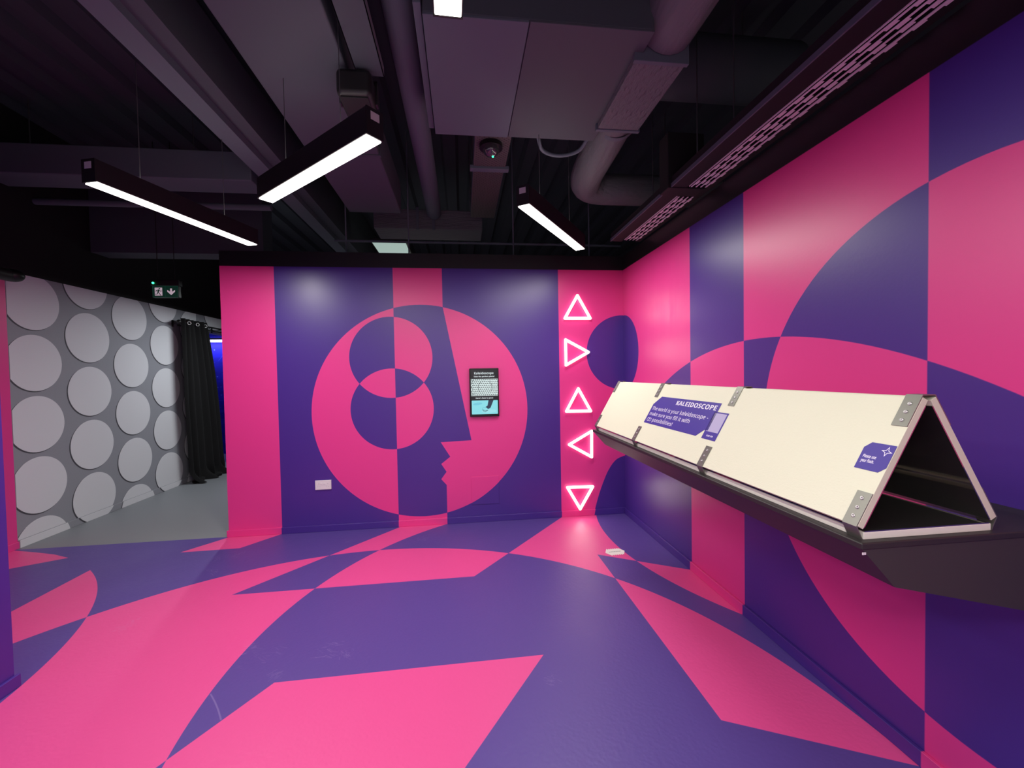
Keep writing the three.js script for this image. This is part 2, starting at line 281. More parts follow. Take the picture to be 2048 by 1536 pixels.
{
  const P = (px, py) => onY(px, py, LAMP_Y), V = (x, z) => new THREE.Vector3(x, LAMP_Y, z);
  linearLamp('long white linear lamp hanging near the grey dotted wall', P(182, 366), P(505, 490), -1, [3.9, 3.17]);
  linearLamp('white linear lamp hanging diagonally before the face mural under the flat duct', P(532, 401), P(748, 277), 1, [3.09, 3.9]);
  linearLamp('white linear lamp hanging above the column of neon triangles', P(1047, 411), P(1160, 499), -1, [3.05, 3.9]);
  const n = P(896, 30);
  linearLamp('white linear lamp hanging along the room beside the large ceiling unit', V(n.x, n.z), V(n.x + 0.03, n.z + 1.06), -1);
  linearLamp('white linear lamp hanging between the white rear wall and the purple left wall', V(-3.0, 4.7), V(-2.3, 5.5), -1, [3.9, 3.9], LAMP_COLOR, LAMP_POWER * 1.4);
  linearLamp('white linear lamp hanging between the white rear wall and the right wall', V(-1.7, 5.6), V(-1.0, 4.9), -1, [3.9, 3.9], LAMP_COLOR, LAMP_POWER * 1.4);
  linearLamp('white linear lamp lighting the passage by the curtain', V(-4.5, -2.6), V(-4.2, -1.6), -1, [3.9, 3.9], COOL, LAMP_POWER * 1.3);
  linearLamp('added unseen linear lamp over the grey floor behind the face mural', V(-2.6, -2.2), V(-1.6, -2.0), -1);  // unseen, added so the grey floor bounces neutral light to the ceiling
  linearLamp('added unseen linear lamp over the grey floor outside the right wall', V(1.3, 1.6), V(1.4, 2.65), -1);  // also unseen and added for ceiling bounce from beyond the partition
}

// ---------------------------------------------------------------- kaleidoscope and its shelf
const KX = -0.469, KY = 1.036, Z0 = 1.108, Z1 = 3.188;
{
  const s = thing('wall_shelf', 'black wedge shaped shelf carrying the triangular prism on the right wall', 'shelf', [0, 0, 0]);
  mesh('top_board', box(-0.682, 1.018, Z0 - 0.03, 0, KY, Z1 + 0.02, 0.004), std({ color: '#2c2829', roughness: 0.5 }), s);
  mesh('body', prism([[0, 1.018], [-0.676, 1.018], [-0.587, 0.918], [0, 0.776]], Z0 - 0.026, Z1 + 0.017), std({ color: '#3a3536', roughness: 0.55 }), s);
  mesh('chipped_corner', box(-0.678, 1.006, Z1 + 0.0165, -0.668, 1.012, Z1 + 0.0178), M.white, s);

  const k = thing('kaleidoscope', 'long white triangular prism with mirrored inside and metal corner straps', 'kaleidoscope', [KX, KY, (Z0 + Z1) / 2]);
  const L = Z1 - Z0, half = L / 2, zc = (Z0 + Z1) / 2, c60 = 0.5, s60 = Math.sqrt(3) / 2;
  const panelAt = (g, side) => { // local panel frame: X along length, Y up the slope, Z outwards; origin at lower outer edge
    const u = new THREE.Vector3(side < 0 ? c60 : -c60, s60, 0), n = new THREE.Vector3(side < 0 ? -s60 : s60, c60, 0), x = new THREE.Vector3().crossVectors(u, n);
    return g.applyMatrix4(new THREE.Matrix4().makeBasis(x, u, n).setPosition(side * 0.204, 0.035, 0));
  };
  const PL = 0.3696, TH = 0.018;
  mesh('front_panel', panelAt(box(-half, 0, -TH, half, PL, 0, 0.0012), -1), M.board, k);
  mesh('rear_panel', panelAt(box(-half, 0, -TH, half, PL, 0, 0.0012), 1), M.board, k);
  mesh('base_panel', box(-0.187, 0, -half, 0.187, TH, half, 0.0012), M.boardEdge, k);
  mesh('front_mirror', panelAt(box(-half + 0.001, 0.004, -TH - 0.003, half - 0.001, PL - 0.016, -TH), -1), M.mirror, k);
  mesh('rear_mirror', panelAt(box(-half + 0.001, 0.004, -TH - 0.003, half - 0.001, PL - 0.016, -TH), 1), M.mirror, k);
  mesh('base_mirror', box(-0.183, TH, -half + 0.001, 0.183, TH + 0.003, half - 0.001), M.mirror, k);
  // bent straps: a ribbon along a bent line, 40 mm wide
  const ribbon = (pts, t, z) => {
    const off = pts.map((p, i) => {
      const a = pts[Math.max(0, i - 1)], b = pts[Math.min(pts.length - 1, i + 1)], d1 = new THREE.Vector2(p[0] - a[0], p[1] - a[1]), d2 = new THREE.Vector2(b[0] - p[0], b[1] - p[1]);
      if (!i) d1.copy(d2); if (i === pts.length - 1) d2.copy(d1);
      d1.normalize(); d2.normalize(); const n1 = new THREE.Vector2(-d1.y, d1.x), n2 = new THREE.Vector2(-d2.y, d2.x), m = n1.clone().add(n2).normalize(), k2 = t / Math.max(0.4, m.dot(n1));
      return [p[0] + m.x * k2, p[1] + m.y * k2];
    });
    return prism([...pts, ...off.reverse()], z - 0.02, z + 0.02);
  };
  const onPanel = (d, side) => [side * (0.204 - d * c60), 0.035 + d * s60];
  for (const zz of [Z0 + 0.021, 1.81, 2.489, Z1 - 0.0205]) {
    const z = zz - zc;
    const top = mesh('apex_strap', ribbon([onPanel(0.283, -1), onPanel(PL + 0.004, -1), onPanel(PL + 0.004, 1), onPanel(0.283, 1)], 0.0025, z), M.steel, k);
    const low = mesh('corner_strap', ribbon([[-0.10, -0.0002], [-0.1885, -0.0002], onPanel(-0.001, -1), onPanel(0.09, -1)].map(([x, y]) => [x, y]), 0.0025, z), M.steel, k);
    mesh('corner_strap', ribbon([onPanel(0.09, 1), onPanel(-0.001, 1), [0.1885, -0.0002], [0.10, -0.0002]], 0.0025, z), M.steel, k);
    const screw = (d, to) => {
      const [x, y] = onPanel(d, -1), g = new THREE.LatheGeometry([[0.0001, 0.0001], [0.0016, 0.0004], [0.0022, 0.0014], [0.0046, 0.0018], [0.0052, 0.0002]].map((p) => new THREE.Vector2(...p)), 12);
      g.rotateX(Math.PI / 2); const n = new THREE.Vector3(-s60, c60, 0);
      g.applyQuaternion(new THREE.Quaternion().setFromUnitVectors(new THREE.Vector3(0, 0, 1), n)).translate(x + n.x * 0.0026, y + n.y * 0.0026, z);
      mesh('screw', g, M.galv, to);
    };
    for (const d of [0.300, 0.324, 0.348]) screw(d, top);
    for (const d of [0.022, 0.046, 0.072]) screw(d, low);
  }
  // printed signs on the front panel; sign coordinates: distance from the far end along z, and up the slope
  const sign = (name, label, outline, draw, ppm) => {
    const zs = outline.map((p) => p[0]), ts = outline.map((p) => p[1]), z0 = Math.min(...zs), z1 = Math.max(...zs), t0 = Math.min(...ts), t1 = Math.max(...ts);
    const [c, g] = canvas(Math.round((z1 - z0) * ppm), Math.round((t1 - t0) * ppm));
    g.fillStyle = '#43329a'; g.fillRect(0, 0, c.width, c.height); draw(g, (z) => (z - z0) * ppm, (t) => (t1 - t) * ppm, ppm);
    let geo = new THREE.ExtrudeGeometry(new THREE.Shape(outline.map((p) => new THREE.Vector2(...p))), { depth: 0.0008, bevelEnabled: false });
    geo = planarUV(geo, (x) => (x - z0) / (z1 - z0), (x, y) => (y - t0) / (t1 - t0)).translate(-zc, 0, 0);
    const o = mesh(name, panelAt(geo.translate(0, 0, 0.0002), -1), std({ map: canvasTexture(c), roughness: 0.5 }), k); o.userData.label = label;
  };
  const line = (g, text, x0, x1, base, size, weight = 'bold') => { // a line of lettering set to a width
    g.save(); g.font = `${weight} ${size}px sans-serif`; const w = g.measureText(text).width; g.translate(x0, base); g.scale((x1 - x0) / w, 1); g.fillText(text, 0, 0); g.restore();
  };
  sign('info_sign', 'purple sign lettered KALEIDOSCOPE', [[1.877, 0.290], [2.424, 0.290], [2.424, 0.155], [2.399, 0.155], [2.358, 0.119], [1.823, 0.119], [1.823, 0.238]], (g, X, Y, s) => {
    g.fillStyle = '#f4f0fa';
    line(g, 'KALEIDOSCOPE', X(2.058), X(2.410), Y(0.2525), 0.034 * s);
    line(g, 'The world is your kaleidoscope -', X(1.838), X(2.385), Y(0.2035), 0.030 * s, 'normal');
    line(g, 'make sure you fill it with', X(1.838), X(2.262), Y(0.1695), 0.030 * s, 'normal');
    line(g, 'possibilities!', X(1.905), X(2.128), Y(0.1355), 0.030 * s, 'normal');
    g.strokeStyle = '#f4f0fa'; g.lineWidth = 0.0032 * s; for (const z of [1.8545, 1.8775]) { g.beginPath(); g.ellipse(X(z), Y(0.1435), 0.0115 * s, 0.0095 * s, 0, 0, 7); g.stroke(); }
  }, 1600);
  sign('scan_card', 'small purple card with a pale square and the words scan me', [[2.4045, 0.1165], [2.5035, 0.1165], [2.5035, 0.2475], [2.4045, 0.2475]].map(([z, t]) => [z + 0.0006, t]), (g, X, Y, s) => {
    g.fillStyle = '#b9b2d8'; g.fillRect(X(2.4125), Y(0.2415), 0.084 * s, 0.089 * s);
    g.fillStyle = '#f4f0fa'; line(g, 'scan me', X(2.431), X(2.478), Y(0.130), 0.013 * s);
  }, 1800);
  sign('flash_sign', 'small purple sign reading Please use your flash', [[3.123, 0.227], [3.187, 0.227], [3.187, 0.164], [3.172, 0.148], [3.1075, 0.148], [3.1075, 0.210]], (g, X, Y, s) => {
    g.fillStyle = '#f4f0fa'; line(g, 'Please use', X(3.1155), X(3.152), Y(0.1815), 0.0125 * s); line(g, 'your flash.', X(3.1155), X(3.152), Y(0.1685), 0.0125 * s);
    g.strokeStyle = '#f4f0fa'; g.lineWidth = 0.0016 * s; g.lineJoin = 'miter'; g.beginPath();
    for (let i = 0; i < 8; i++) { const r = (i % 2 ? 0.0045 : 0.0125) * s, a = (i / 8) * Math.PI * 2 + 0.12; g[i ? 'lineTo' : 'moveTo'](X(3.1695) + r * Math.sin(a), Y(0.2075) - r * Math.cos(a)); } g.closePath(); g.stroke();
  }, 4000);
}

// ---------------------------------------------------------------- neon triangles on the back wall
{
  const list = [
    ['topmost neon triangle, pointing up, on the pink stripe', [[-0.486, 2.263], [-0.640, 1.997], [-0.334, 1.996]]],
    ['neon triangle pointing right towards the corner disc', [[-0.628, 1.818], [-0.354, 1.669], [-0.627, 1.519]]],
    ['neon triangle pointing up, in the middle of the column', [[-0.490, 1.329], [-0.639, 1.064], [-0.342, 1.060]]],
    ['neon triangle pointing left towards the face mural', [[-0.618, 0.740], [-0.344, 0.891], [-0.348, 0.583]]],
    ['lowest neon triangle, pointing down, just above the skirting', [[-0.640, 0.320], [-0.331, 0.314], [-0.488, 0.054]]],
  ];
  for (const [label, pts] of list) {
    const c = [0, 1].map((k) => (pts[0][k] + pts[1][k] + pts[2][k]) / 3), t = thing('neon_triangle', label, 'neon light', [c[0], c[1], 0], 0, 'neon triangles'), r = 0.0145, zf = 0.03;
    const P = pts.map(([x, y]) => { const dx = x - c[0], dy = y - c[1], l = Math.hypot(dx, dy); return [dx * (1 - 2 * r / l * 0.9), dy * (1 - 2 * r / l * 0.9)]; });
    for (let i = 0; i < 3; i++) {
      const a = P[i], b = P[(i + 1) % 3], len = Math.hypot(b[0] - a[0], b[1] - a[1]), ang = Math.atan2(b[1] - a[1], b[0] - a[0]), m = [(a[0] + b[0]) / 2, (a[1] + b[1]) / 2];
      mesh('neon_tube', new THREE.CapsuleGeometry(r, len, 6, 12).rotateZ(Math.PI / 2).rotateZ(ang).translate(m[0], m[1], zf), M.neon, t);
      mesh('standoff', rod([m[0], m[1], 0], [m[0], m[1], zf - r * 0.6], 0.005, 8), M.white, t);
      const l = new THREE.RectAreaLight(new THREE.Color(1, 0.93, 0.84), NEON_POWER * 8, len, 0.02); l.name = 'neon_light_glow'; l.position.set(m[0], m[1], zf + r + 0.003); l.rotation.set(0, Math.PI, -ang, 'YXZ'); t.add(l);
    }
  }
}

// ---------------------------------------------------------------- things on the back wall and floor
{
  const t = thing('wall_tablet', 'black upright tablet screen mounted on the pink disc of the face mural', 'tablet', [-1.437, 1.287, 0]);
  mesh('case', box(-0.1435, -0.237, 0.002, 0.1435, 0.237, 0.034, 0.006), M.blackGloss, t);
  mesh('wall_plate', box(-0.07, -0.1, 0, 0.07, 0.1, 0.004), M.blackSatin, t);
  const [c, g] = canvas(640, 1088), W = 640;
  g.fillStyle = '#15181d'; g.fillRect(0, 0, W, 1088);
  g.fillStyle = '#eefcff'; g.textAlign = 'center'; g.font = 'bold 74px sans-serif'; g.fillText('Kaleidoscope', 310, 116); g.font = 'bold 44px sans-serif'; g.fillText('Take the perfect photo!', 316, 184);
  g.fillStyle = '#e9fbfa'; g.fillRect(0, 226, W, 404);
  for (let j = 0; j < 9; j++) for (let i = 0; i < 14; i++) {
    const x = 20 + i * 46 + (j % 2) * 23, y = 248 + j * 45, ring = 0.5 + 0.5 * Math.sin(i * 1.7 + j * 2.3);
    g.fillStyle = '#131b20'; g.beginPath(); for (let k = 0; k < 6; k++) { const a = (k / 6) * 6.283 + ring, r = k % 2 ? 9 : 26 - ring * 7; g[k ? 'lineTo' : 'moveTo'](x + r * Math.cos(a), y + r * Math.sin(a)); } g.fill();
    g.fillStyle = '#8fb4b8'; g.beginPath(); g.arc(x + 23, y, 5, 0, 7); g.fill();
  }
  g.strokeStyle = '#10181c'; g.lineWidth = 9; for (const [x, y, r, a0, a1] of [[60, 300, 40, 2, 5], [60, 420, 46, 2, 5], [60, 545, 50, 1.2, 4.4], [330, 430, 160, 2.4, 4.1], [330, 430, 170, 5.4, 6.9]]) { g.beginPath(); g.arc(x, y, r, a0, a1); g.stroke(); }
  g.fillStyle = '#eefcff'; g.font = 'bold 46px sans-serif'; g.fillText("Here's how to pose", 314, 700);
  g.fillStyle = '#93ecf6'; g.beginPath(); g.roundRect(8, 740, W - 16, 330, 14); g.fill();
  g.fillStyle = '#7fd9ec'; g.beginPath(); g.ellipse(150, 820, 110, 30, -0.1, 0, 7); g.fill(); g.fillStyle = '#a8f2fb'; g.beginPath(); g.ellipse(420, 1000, 180, 40, 0, 0, 7); g.fill();
  g.fillStyle = '#2f3f55'; g.beginPath(); g.moveTo(410, 740); g.lineTo(530, 740); g.lineTo(472, 880); g.lineTo(450, 928); g.lineTo(396, 948); g.lineTo(336, 900); g.lineTo(384, 868); g.closePath(); g.fill();
  g.strokeStyle = '#4f9fb0'; g.lineWidth = 5; g.beginPath(); g.ellipse(330, 945, 70, 38, 0.1, 2.2, 5.2); g.stroke();
  g.strokeStyle = '#1d5560'; g.lineWidth = 9; g.beginPath(); g.moveTo(268, 968); g.lineTo(285, 1000); g.lineTo(325, 1018); g.lineTo(385, 980); g.lineTo(330, 985); g.closePath(); g.stroke();
  const tex = canvasTexture(c);
  const scr = mesh('screen', new THREE.PlaneGeometry(0.262, 0.446).translate(0.002, 0.003, 0.0346), std({ color: '#050505', roughness: 0.15, emissive: '#ffffff', emissiveMap: tex, emissiveIntensity: 0.85 }), t);
  scr.userData.label = 'lit screen titled Kaleidoscope';
  const l = new THREE.RectAreaLight(new THREE.Color(0.7, 0.95, 1), 0.5, 0.26, 0.44); l.name = 'screen_glow'; l.position.set(0, 0, 0.036); l.rotation.y = Math.PI; t.add(l);
}
{
  const t = thing('wall_socket', 'white double power socket on the purple stripe of the face mural', 'socket', [-2.978, 0.446, 0]);
  const sh = new THREE.Shape([[-0.0715, -0.0425], [0.0715, -0.0425], [0.0715, 0.0425], [-0.0715, 0.0425]].map((p) => new THREE.Vector2(...p)));
  for (const q of [-1, 1]) for (const [dx, dy, w, h] of [[0.040, 0.010, 0.005, 0.009], [0.030, -0.014, 0.008, 0.005], [0.050, -0.014, 0.008, 0.005], [0.060, 0.004, 0.005, 0.005]]) {
    const x = q * dx; sh.holes.push(new THREE.Path([[x - w / 2, dy - h / 2], [x - w / 2, dy + h / 2], [x + w / 2, dy + h / 2], [x + w / 2, dy - h / 2]].map((p) => new THREE.Vector2(...p))));
  }
  mesh('plate', new THREE.ExtrudeGeometry(sh, { depth: 0.010, bevelEnabled: true, bevelSize: 0.001, bevelThickness: 0.001, bevelSegments: 2 }).translate(0, 0, 0.001), M.white, t);
  for (const x of [-0.013, 0.013]) mesh('switch', box(x - 0.009, 0.002, 0.011, x + 0.009, 0.020, 0.0145, 0.001), M.white, t);
}
{
  const t = thing('access_panel', 'square access hatch painted over at the lower edge of the pink disc', 'hatch', [-1.446, 0.314, 0]);
  const g = box(-1.446 - 0.1365, 0.314 - 0.1385, 0, -1.446 + 0.1365, 0.314 + 0.1385, 0.005, 0.0015); backUV(g); g.translate(1.446, -0.314, 0);
  mesh('door', g, backPaint, t);
}
{
  const t = thing('floor_label', 'small white frilled paper label lying on the pink floor by the corner', 'label', [-0.445, 0.0, 0.882], 0.06);
  const pts = []; const L = 0.052, E = 0.083, H = 0.058;
  pts.push([-E, 0]); pts.push([-L, -H]); for (let i = 0; i < 12; i++) { const x = -L + (2 * L * (i + 0.5)) / 12; pts.push([x, -H + (i % 2 ? 0.012 : -0.004)]); } pts.push([L, -H], [E, 0], [L, H]);
  for (let i = 11; i >= 0; i--) { const x = -L + (2 * L * (i + 0.5)) / 12; pts.push([x, H + (i % 2 ? -0.012 : 0.004)]); } pts.push([-L, H]);
  mesh('sheet', new THREE.ExtrudeGeometry(new THREE.Shape(pts.map((p) => new THREE.Vector2(...p))), { depth: 0.003, bevelEnabled: false }).rotateX(-Math.PI / 2).translate(0, 0.0005, 0), M.paper, t);
  const bars = []; for (let i = 0; i < 14; i++) bars.push(box(-0.05 + i * 0.0072, 0.0035, -0.005 + (i % 3) * 0.001, -0.0452 + i * 0.0072, 0.0038, 0.004 - (i % 2) * 0.002));
  mesh('lettering', merge(bars), std({ color: '#3f5a4d', roughness: 0.7 }), t);
}

// ---------------------------------------------------------------- curtain and exit sign in the passage
{
  const t = thing('curtain', 'long black curtain gathered beside the doorway to the blue room', 'curtain', [-5.46, 0, DZ]);
  const NU = 120, NV = 60, pos = [], idx = [], H = 2.30;
  for (let j = 0; j <= NV; j++) for (let i = 0; i <= NU; i++) {
    const u = i / NU, v = j / NV, y = 0.008 + v * H, low = Math.max(0, 1 - v / 0.5), foot = Math.max(0, 1 - v / 0.08);
    const s = 2.07 + 0.06 * low * (1 - u) + u * (0.55 + 0.26 * Math.sin(Math.min(1, (1 - v) * 1.2) * Math.PI * 0.55)), f = u * 5.2 * Math.PI * 2;
    const amp = 0.036 + 0.012 * Math.sin(u * 9 + 1), x = amp * Math.sin(f + 0.35 * Math.sin(v * 3 + u * 6)) + 0.05 * low * low * u + foot * foot * (0.10 * Math.sin(f * 0.5 + 1) + 0.06);
    pos.push(x, y + foot * 0.006 * Math.sin(f), -s - foot * 0.05 * u);
  }
  for (let j = 0; j < NV; j++) for (let i = 0; i < NU; i++) { const a = j * (NU + 1) + i, b = a + 1, c = a + NU + 1, d = c + 1; idx.push(a, b, d, a, d, c); }
  const g = new THREE.BufferGeometry(); g.setAttribute('position', new THREE.Float32BufferAttribute(pos, 3)); g.setIndex(idx); g.computeVertexNormals();
  mesh('drape', g, M.cloth, t);
  for (let i = 0; i < 6; i++) { const s = 2.11 + i * 0.093; mesh('grommet', new THREE.TorusGeometry(0.020, 0.005, 8, 18).rotateY(i % 2 ? 0.9 : -0.9).translate(i % 2 ? 0.03 : -0.03, 2.255, -s), M.galv, t); }
  // trailing hem on the floor
  const hem = []; for (let i = 0; i <= 24; i++) hem.push(new THREE.Vector3(0.05 + 0.12 * Math.sin(i * 0.5) * (i / 24), 0.03 + 0.012 * Math.sin(i * 1.3), -2.15 - i * 0.029));
  mesh('trailing_hem', new THREE.TubeGeometry(new THREE.CatmullRomCurve3(hem), 60, 0.034, 8).scale(1, 0.8, 1), M.cloth, t);

  const r = thing('curtain_rail', 'black double curtain rail fixed to the dotted wall above the doorway', 'curtain rail', [-5.46, 2.255, DZ]);
  mesh('pole', rod([0, 0, -2.04], [0, 0, -3.6], 0.012, 12), M.blackSatin, r);
  mesh('rear_pole', rod([-0.06, -0.04, -2.1], [-0.06, -0.04, -3.6], 0.009, 12), M.blackSatin, r);
  mesh('finial', new THREE.SphereGeometry(0.028, 16, 12).translate(0, 0, -2.035), M.blackSatin, r);
  for (const s of [2.1, 3.0, 3.58]) mesh('bracket', merge([box(-0.125, -0.06, -s - 0.015, -0.115, 0.03, -s + 0.015), box(-0.12, -0.02, -s - 0.008, 0.006, -0.01, -s + 0.008)]), M.blackSatin, r);
}
{
  const a = new THREE.Vector3(-4.66, 2.39, -0.6), w = 0.248, h = 0.15, t = thing('exit_sign', 'dark green exit sign with running figure and down arrow over the passage', 'exit sign', [a.x, a.y, a.z]);
  const [c, g] = canvas(512, 310);
  g.fillStyle = '#0d3a2c'; g.fillRect(0, 0, 512, 310);
  g.fillStyle = '#f3e6ef'; g.fillRect(46, 50, 150, 214);
  g.fillStyle = '#0d3a2c'; g.beginPath(); g.arc(140, 80, 17, 0, 7); g.fill();
  g.strokeStyle = '#0d3a2c'; g.lineCap = 'round'; g.lineJoin = 'round'; g.lineWidth = 30; g.beginPath(); g.moveTo(122, 116); g.lineTo(112, 172); g.stroke();
  g.lineWidth = 15; for (const pl of [[[118, 112], [78, 122], [70, 152]], [[132, 118], [160, 146], [186, 138]], [[116, 176], [140, 216], [164, 254]], [[108, 176], [96, 222], [54, 226]]]) { g.beginPath(); pl.forEach((p, i) => g[i ? 'lineTo' : 'moveTo'](...p)); g.stroke(); }
  g.fillStyle = '#f3e6ef'; g.beginPath(); for (const [i, p] of [[352, 70], [392, 70], [392, 160], [450, 110], [450, 158], [372, 250], [294, 158], [294, 110], [352, 160]].entries()) g[i ? 'lineTo' : 'moveTo'](...p); g.closePath(); g.fill();
  g.strokeStyle = '#2f6b58'; g.lineWidth = 4; g.strokeRect(6, 6, 500, 298); g.beginPath(); g.moveTo(256, 10); g.lineTo(256, 300); g.stroke();
  const tex = canvasTexture(c);
  mesh('case', box(-w / 2, -h / 2, -0.02, w / 2, h / 2 - 0.03, 0.02, 0.003), std({ color: '#10231d', roughness: 0.5 }), t);
  mesh('gear_box', box(-w / 2 - 0.01, h / 2 - 0.03, -0.03, w / 2 + 0.01, h / 2 + 0.03, 0.03, 0.005), M.blackSatin, t);
  mesh('sign_face', new THREE.PlaneGeometry(w - 0.006, h - 0.032).translate(0, -0.015, 0.0205), std({ map: tex, roughness: 0.5, emissive: '#ffffff', emissiveMap: tex, emissiveIntensity: 0.3 }), t);
  mesh('green_led', new THREE.SphereGeometry(0.011, 12, 10).translate(-w / 2 + 0.02, h / 2 - 0.006, 0.034), M.led, t);
  for (const x of [-0.08, 0.08]) mesh('suspension_rod', rod([x, h / 2 + 0.03, 0], [x, 3.9 - a.y, 0], 0.004, 8), M.blackSatin, t);
}
{
  const t = thing('security_camera', 'black bullet camera on the top of the pink side wall', 'camera', [DX, 2.35, 0.24]);
  mesh('mount', box(0, -0.04, -0.04, 0.05, 0.05, 0.04, 0.01), M.blackSatin, t);
  mesh('arm', rod([0.04, 0, 0], [0.22, 0.01, 0], 0.02), M.blackSatin, t);
  mesh('body', new THREE.CapsuleGeometry(0.05, 0.12, 8, 16).rotateX(Math.PI / 2).translate(0.26, 0.0, 0.02), M.blackSatin, t);
  mesh('hood', new THREE.SphereGeometry(0.066, 18, 14).scale(1, 0.8, 1.1).translate(0.26, 0.006, -0.06), M.blackGloss, t);
}

// ---------------------------------------------------------------- services under the ceiling
const hang = (t, list, top = 3.9) => { for (const [x, y, z] of list) mesh('hanger_rod', rod([x, y, z], [x, top, z], 0.004, 6), M.rodSteel, t); };
{
  const t = thing('ceiling_unit', 'large flat dark air handling unit with two bottom panels', 'air unit', [-1.255, 3.05, 1.76]);
  mesh('casing', box(-0.535, 0.012, -0.46, 0.535, 0.42, 0.46, 0.008), M.ductDark, t);
  mesh('bottom_panel', box(-0.535, 0, -0.46, -0.06, 0.014, 0.46, 0.003), M.duct, t);
  mesh('bottom_panel', box(-0.055, 0.004, -0.46, 0.535, 0.016, 0.46, 0.003), std({ color: '#4a4f55', roughness: 0.75 }), t);
  mesh('side_flange', box(-0.575, 0.03, -0.45, -0.54, 0.06, 0.48, 0.004), M.duct, t);
  mesh('drain_hose', new THREE.TubeGeometry(new THREE.CatmullRomCurve3([[0.15, 0.02, -0.47], [0.2, -0.02, -0.56], [0.33, -0.03, -0.6], [0.46, -0.01, -0.56], [0.5, 0.03, -0.47]].map((p) => new THREE.Vector3(...p))), 30, 0.013, 8), M.duct, t);
  hang(t, [[-0.5, 0.42, -0.4], [0.5, 0.42, -0.4], [-0.5, 0.42, 0.4], [0.5, 0.42, 0.4]], 0.85);
}
{
  const t = thing('plenum_duct', 'short rectangular duct box beside the large ceiling unit', 'duct', [-0.622, 3.02, 1.78]);
  mesh('box', box(-0.135, 0, -0.28, 0.135, 0.27, 0.30, 0.006), M.wrap, t);
  mesh('flange', box(-0.145, -0.006, -0.30, 0.145, 0.28, -0.275, 0.003), M.duct, t);
  mesh('flange', box(-0.145, -0.006, 0.29, 0.145, 0.28, 0.315, 0.003), M.duct, t);
  hang(t, [[-0.12, 0.27, 0], [0.12, 0.27, 0]], 0.88);
}
const tube = (pts, r, tens = 0.3) => new THREE.TubeGeometry(new THREE.CatmullRomCurve3(pts.map((p) => new THREE.Vector3(...p)), false, 'catmullrom', tens), 60, r, 22);
{
  const t = thing('round_duct', 'lagged round duct bending away from the duct box towards the right wall', 'duct', [0, 0, 0]);
  mesh('lagging', tube([[-0.6, 3.165, 1.474], [-0.6, 3.165, 1.4], [-0.575, 3.165, 1.1], [-0.55, 3.165, 0.62], [-0.5, 3.165, 0.42], [-0.36, 3.165, 0.33], [0.1, 3.165, 0.33], [0.8, 3.165, 0.33]], 0.135), M.wrap, t);
  mesh('collar', tube([[-0.59, 3.165, 1.4], [-0.585, 3.165, 1.36]], 0.14), M.duct, t);
  hang(t, [[-0.57, 3.29, 1.0], [0.3, 3.29, 0.33]]);
  const u = thing('round_duct', 'thick lagged round duct running into the front of the duct box', 'duct', [0, 0, 0]);
  mesh('lagging', tube([[-0.6, 3.19, 2.1], [-0.6, 3.2, 3.2], [-0.6, 3.2, 5.2]], 0.145), M.wrap, u);
  hang(u, [[-0.6, 3.34, 2.9], [-0.6, 3.34, 4.4]]);
  const p = onY(1450, 142, 3.5), v = thing('round_duct', 'wide dark round duct crossing behind the duct box', 'duct', [0, 0, 0]);
  mesh('lagging', tube([[-0.75, 3.5, p.z], [-0.1, 3.5, p.z], [0.62, 3.5, p.z]], 0.19), M.ductDark, v);
  mesh('end_cap', new THREE.SphereGeometry(0.19, 20, 12).scale(0.5, 1, 1).translate(0.62, 3.5, p.z), M.ductDark, v);
  hang(v, [[-0.35, 3.68, p.z], [0.3, 3.68, p.z]]);
  const w = thing('round_duct', 'slim round pipe running beside the large ceiling unit', 'duct', [0, 0, 0]);
  mesh('pipe', tube([[-1.925, 3.3, -0.7], [-1.925, 3.3, 2], [-1.925, 3.3, 5.2]], 0.08), M.duct, w);
  hang(w, [[-1.925, 3.38, 0.2], [-1.925, 3.38, 2.9]]);
}
{
  const t = thing('perforated_tray', 'perforated cable tray running behind the large ceiling unit', 'cable tray', [-1.39, 3.2, 0]);
  const [c, g] = canvas(256, 256); g.fillStyle = '#5d5a57'; g.fillRect(0, 0, 256, 256); g.fillStyle = '#17171a';
  for (let j = 0; j < 8; j++) for (let i = 0; i < 4; i++) { g.beginPath(); g.ellipse(32 + i * 64 + (j % 2) * 32, 16 + j * 32, 12, 7, 0, 0, 7); g.fill(); }
  const tx = canvasTexture(c); tx.wrapS = tx.wrapT = THREE.RepeatWrapping; const pm = std({ map: tx, roughness: 0.6, metalness: 0.3 });
  const tuv = (q) => planarUV(q, (x) => x / 0.13, (x, y, z) => z / 0.13);
  mesh('tray_floor', tuv(box(-0.13, 0, -0.55, 0.13, 0.003, 0.62)), pm, t);
  mesh('tray_floor', tuv(box(-0.13, -0.03, 0.66, 0.13, -0.027, 1.2)), pm, t);
  for (const s of [-1, 1]) mesh('side_rail', box(s * 0.13 - 0.002, 0, -0.55, s * 0.13 + 0.002, 0.05, 1.2), M.duct, t);
  mesh('splice_bar', box(-0.16, -0.05, 0.60, 0.16, -0.02, 0.66, 0.003), M.duct, t);
  hang(t, [[-0.14, 0, 0.63], [0.14, 0, 0.63], [-0.14, 0, -0.3], [0.14, 0, -0.3]], 0.7);
  const p = onY(982, 297, 3.14), d = thing('smoke_detector', 'round detector with a green light under the perforated tray', 'detector', [p.x, 3.168, p.z]);
  mesh('base', new THREE.CylinderGeometry(0.085, 0.085, 0.03, 28).translate(0, -0.015, 0), M.blackGloss, d);
  mesh('dome', new THREE.SphereGeometry(0.062, 24, 12, 0, 7, Math.PI / 2, Math.PI / 2).translate(0, -0.03, 0), phys({ color: '#3a3a3c', roughness: 0.08, clearcoat: 1 }), d);
  mesh('green_led', new THREE.SphereGeometry(0.008, 10, 8).translate(0.012, -0.092, 0.01), M.led, d);
}
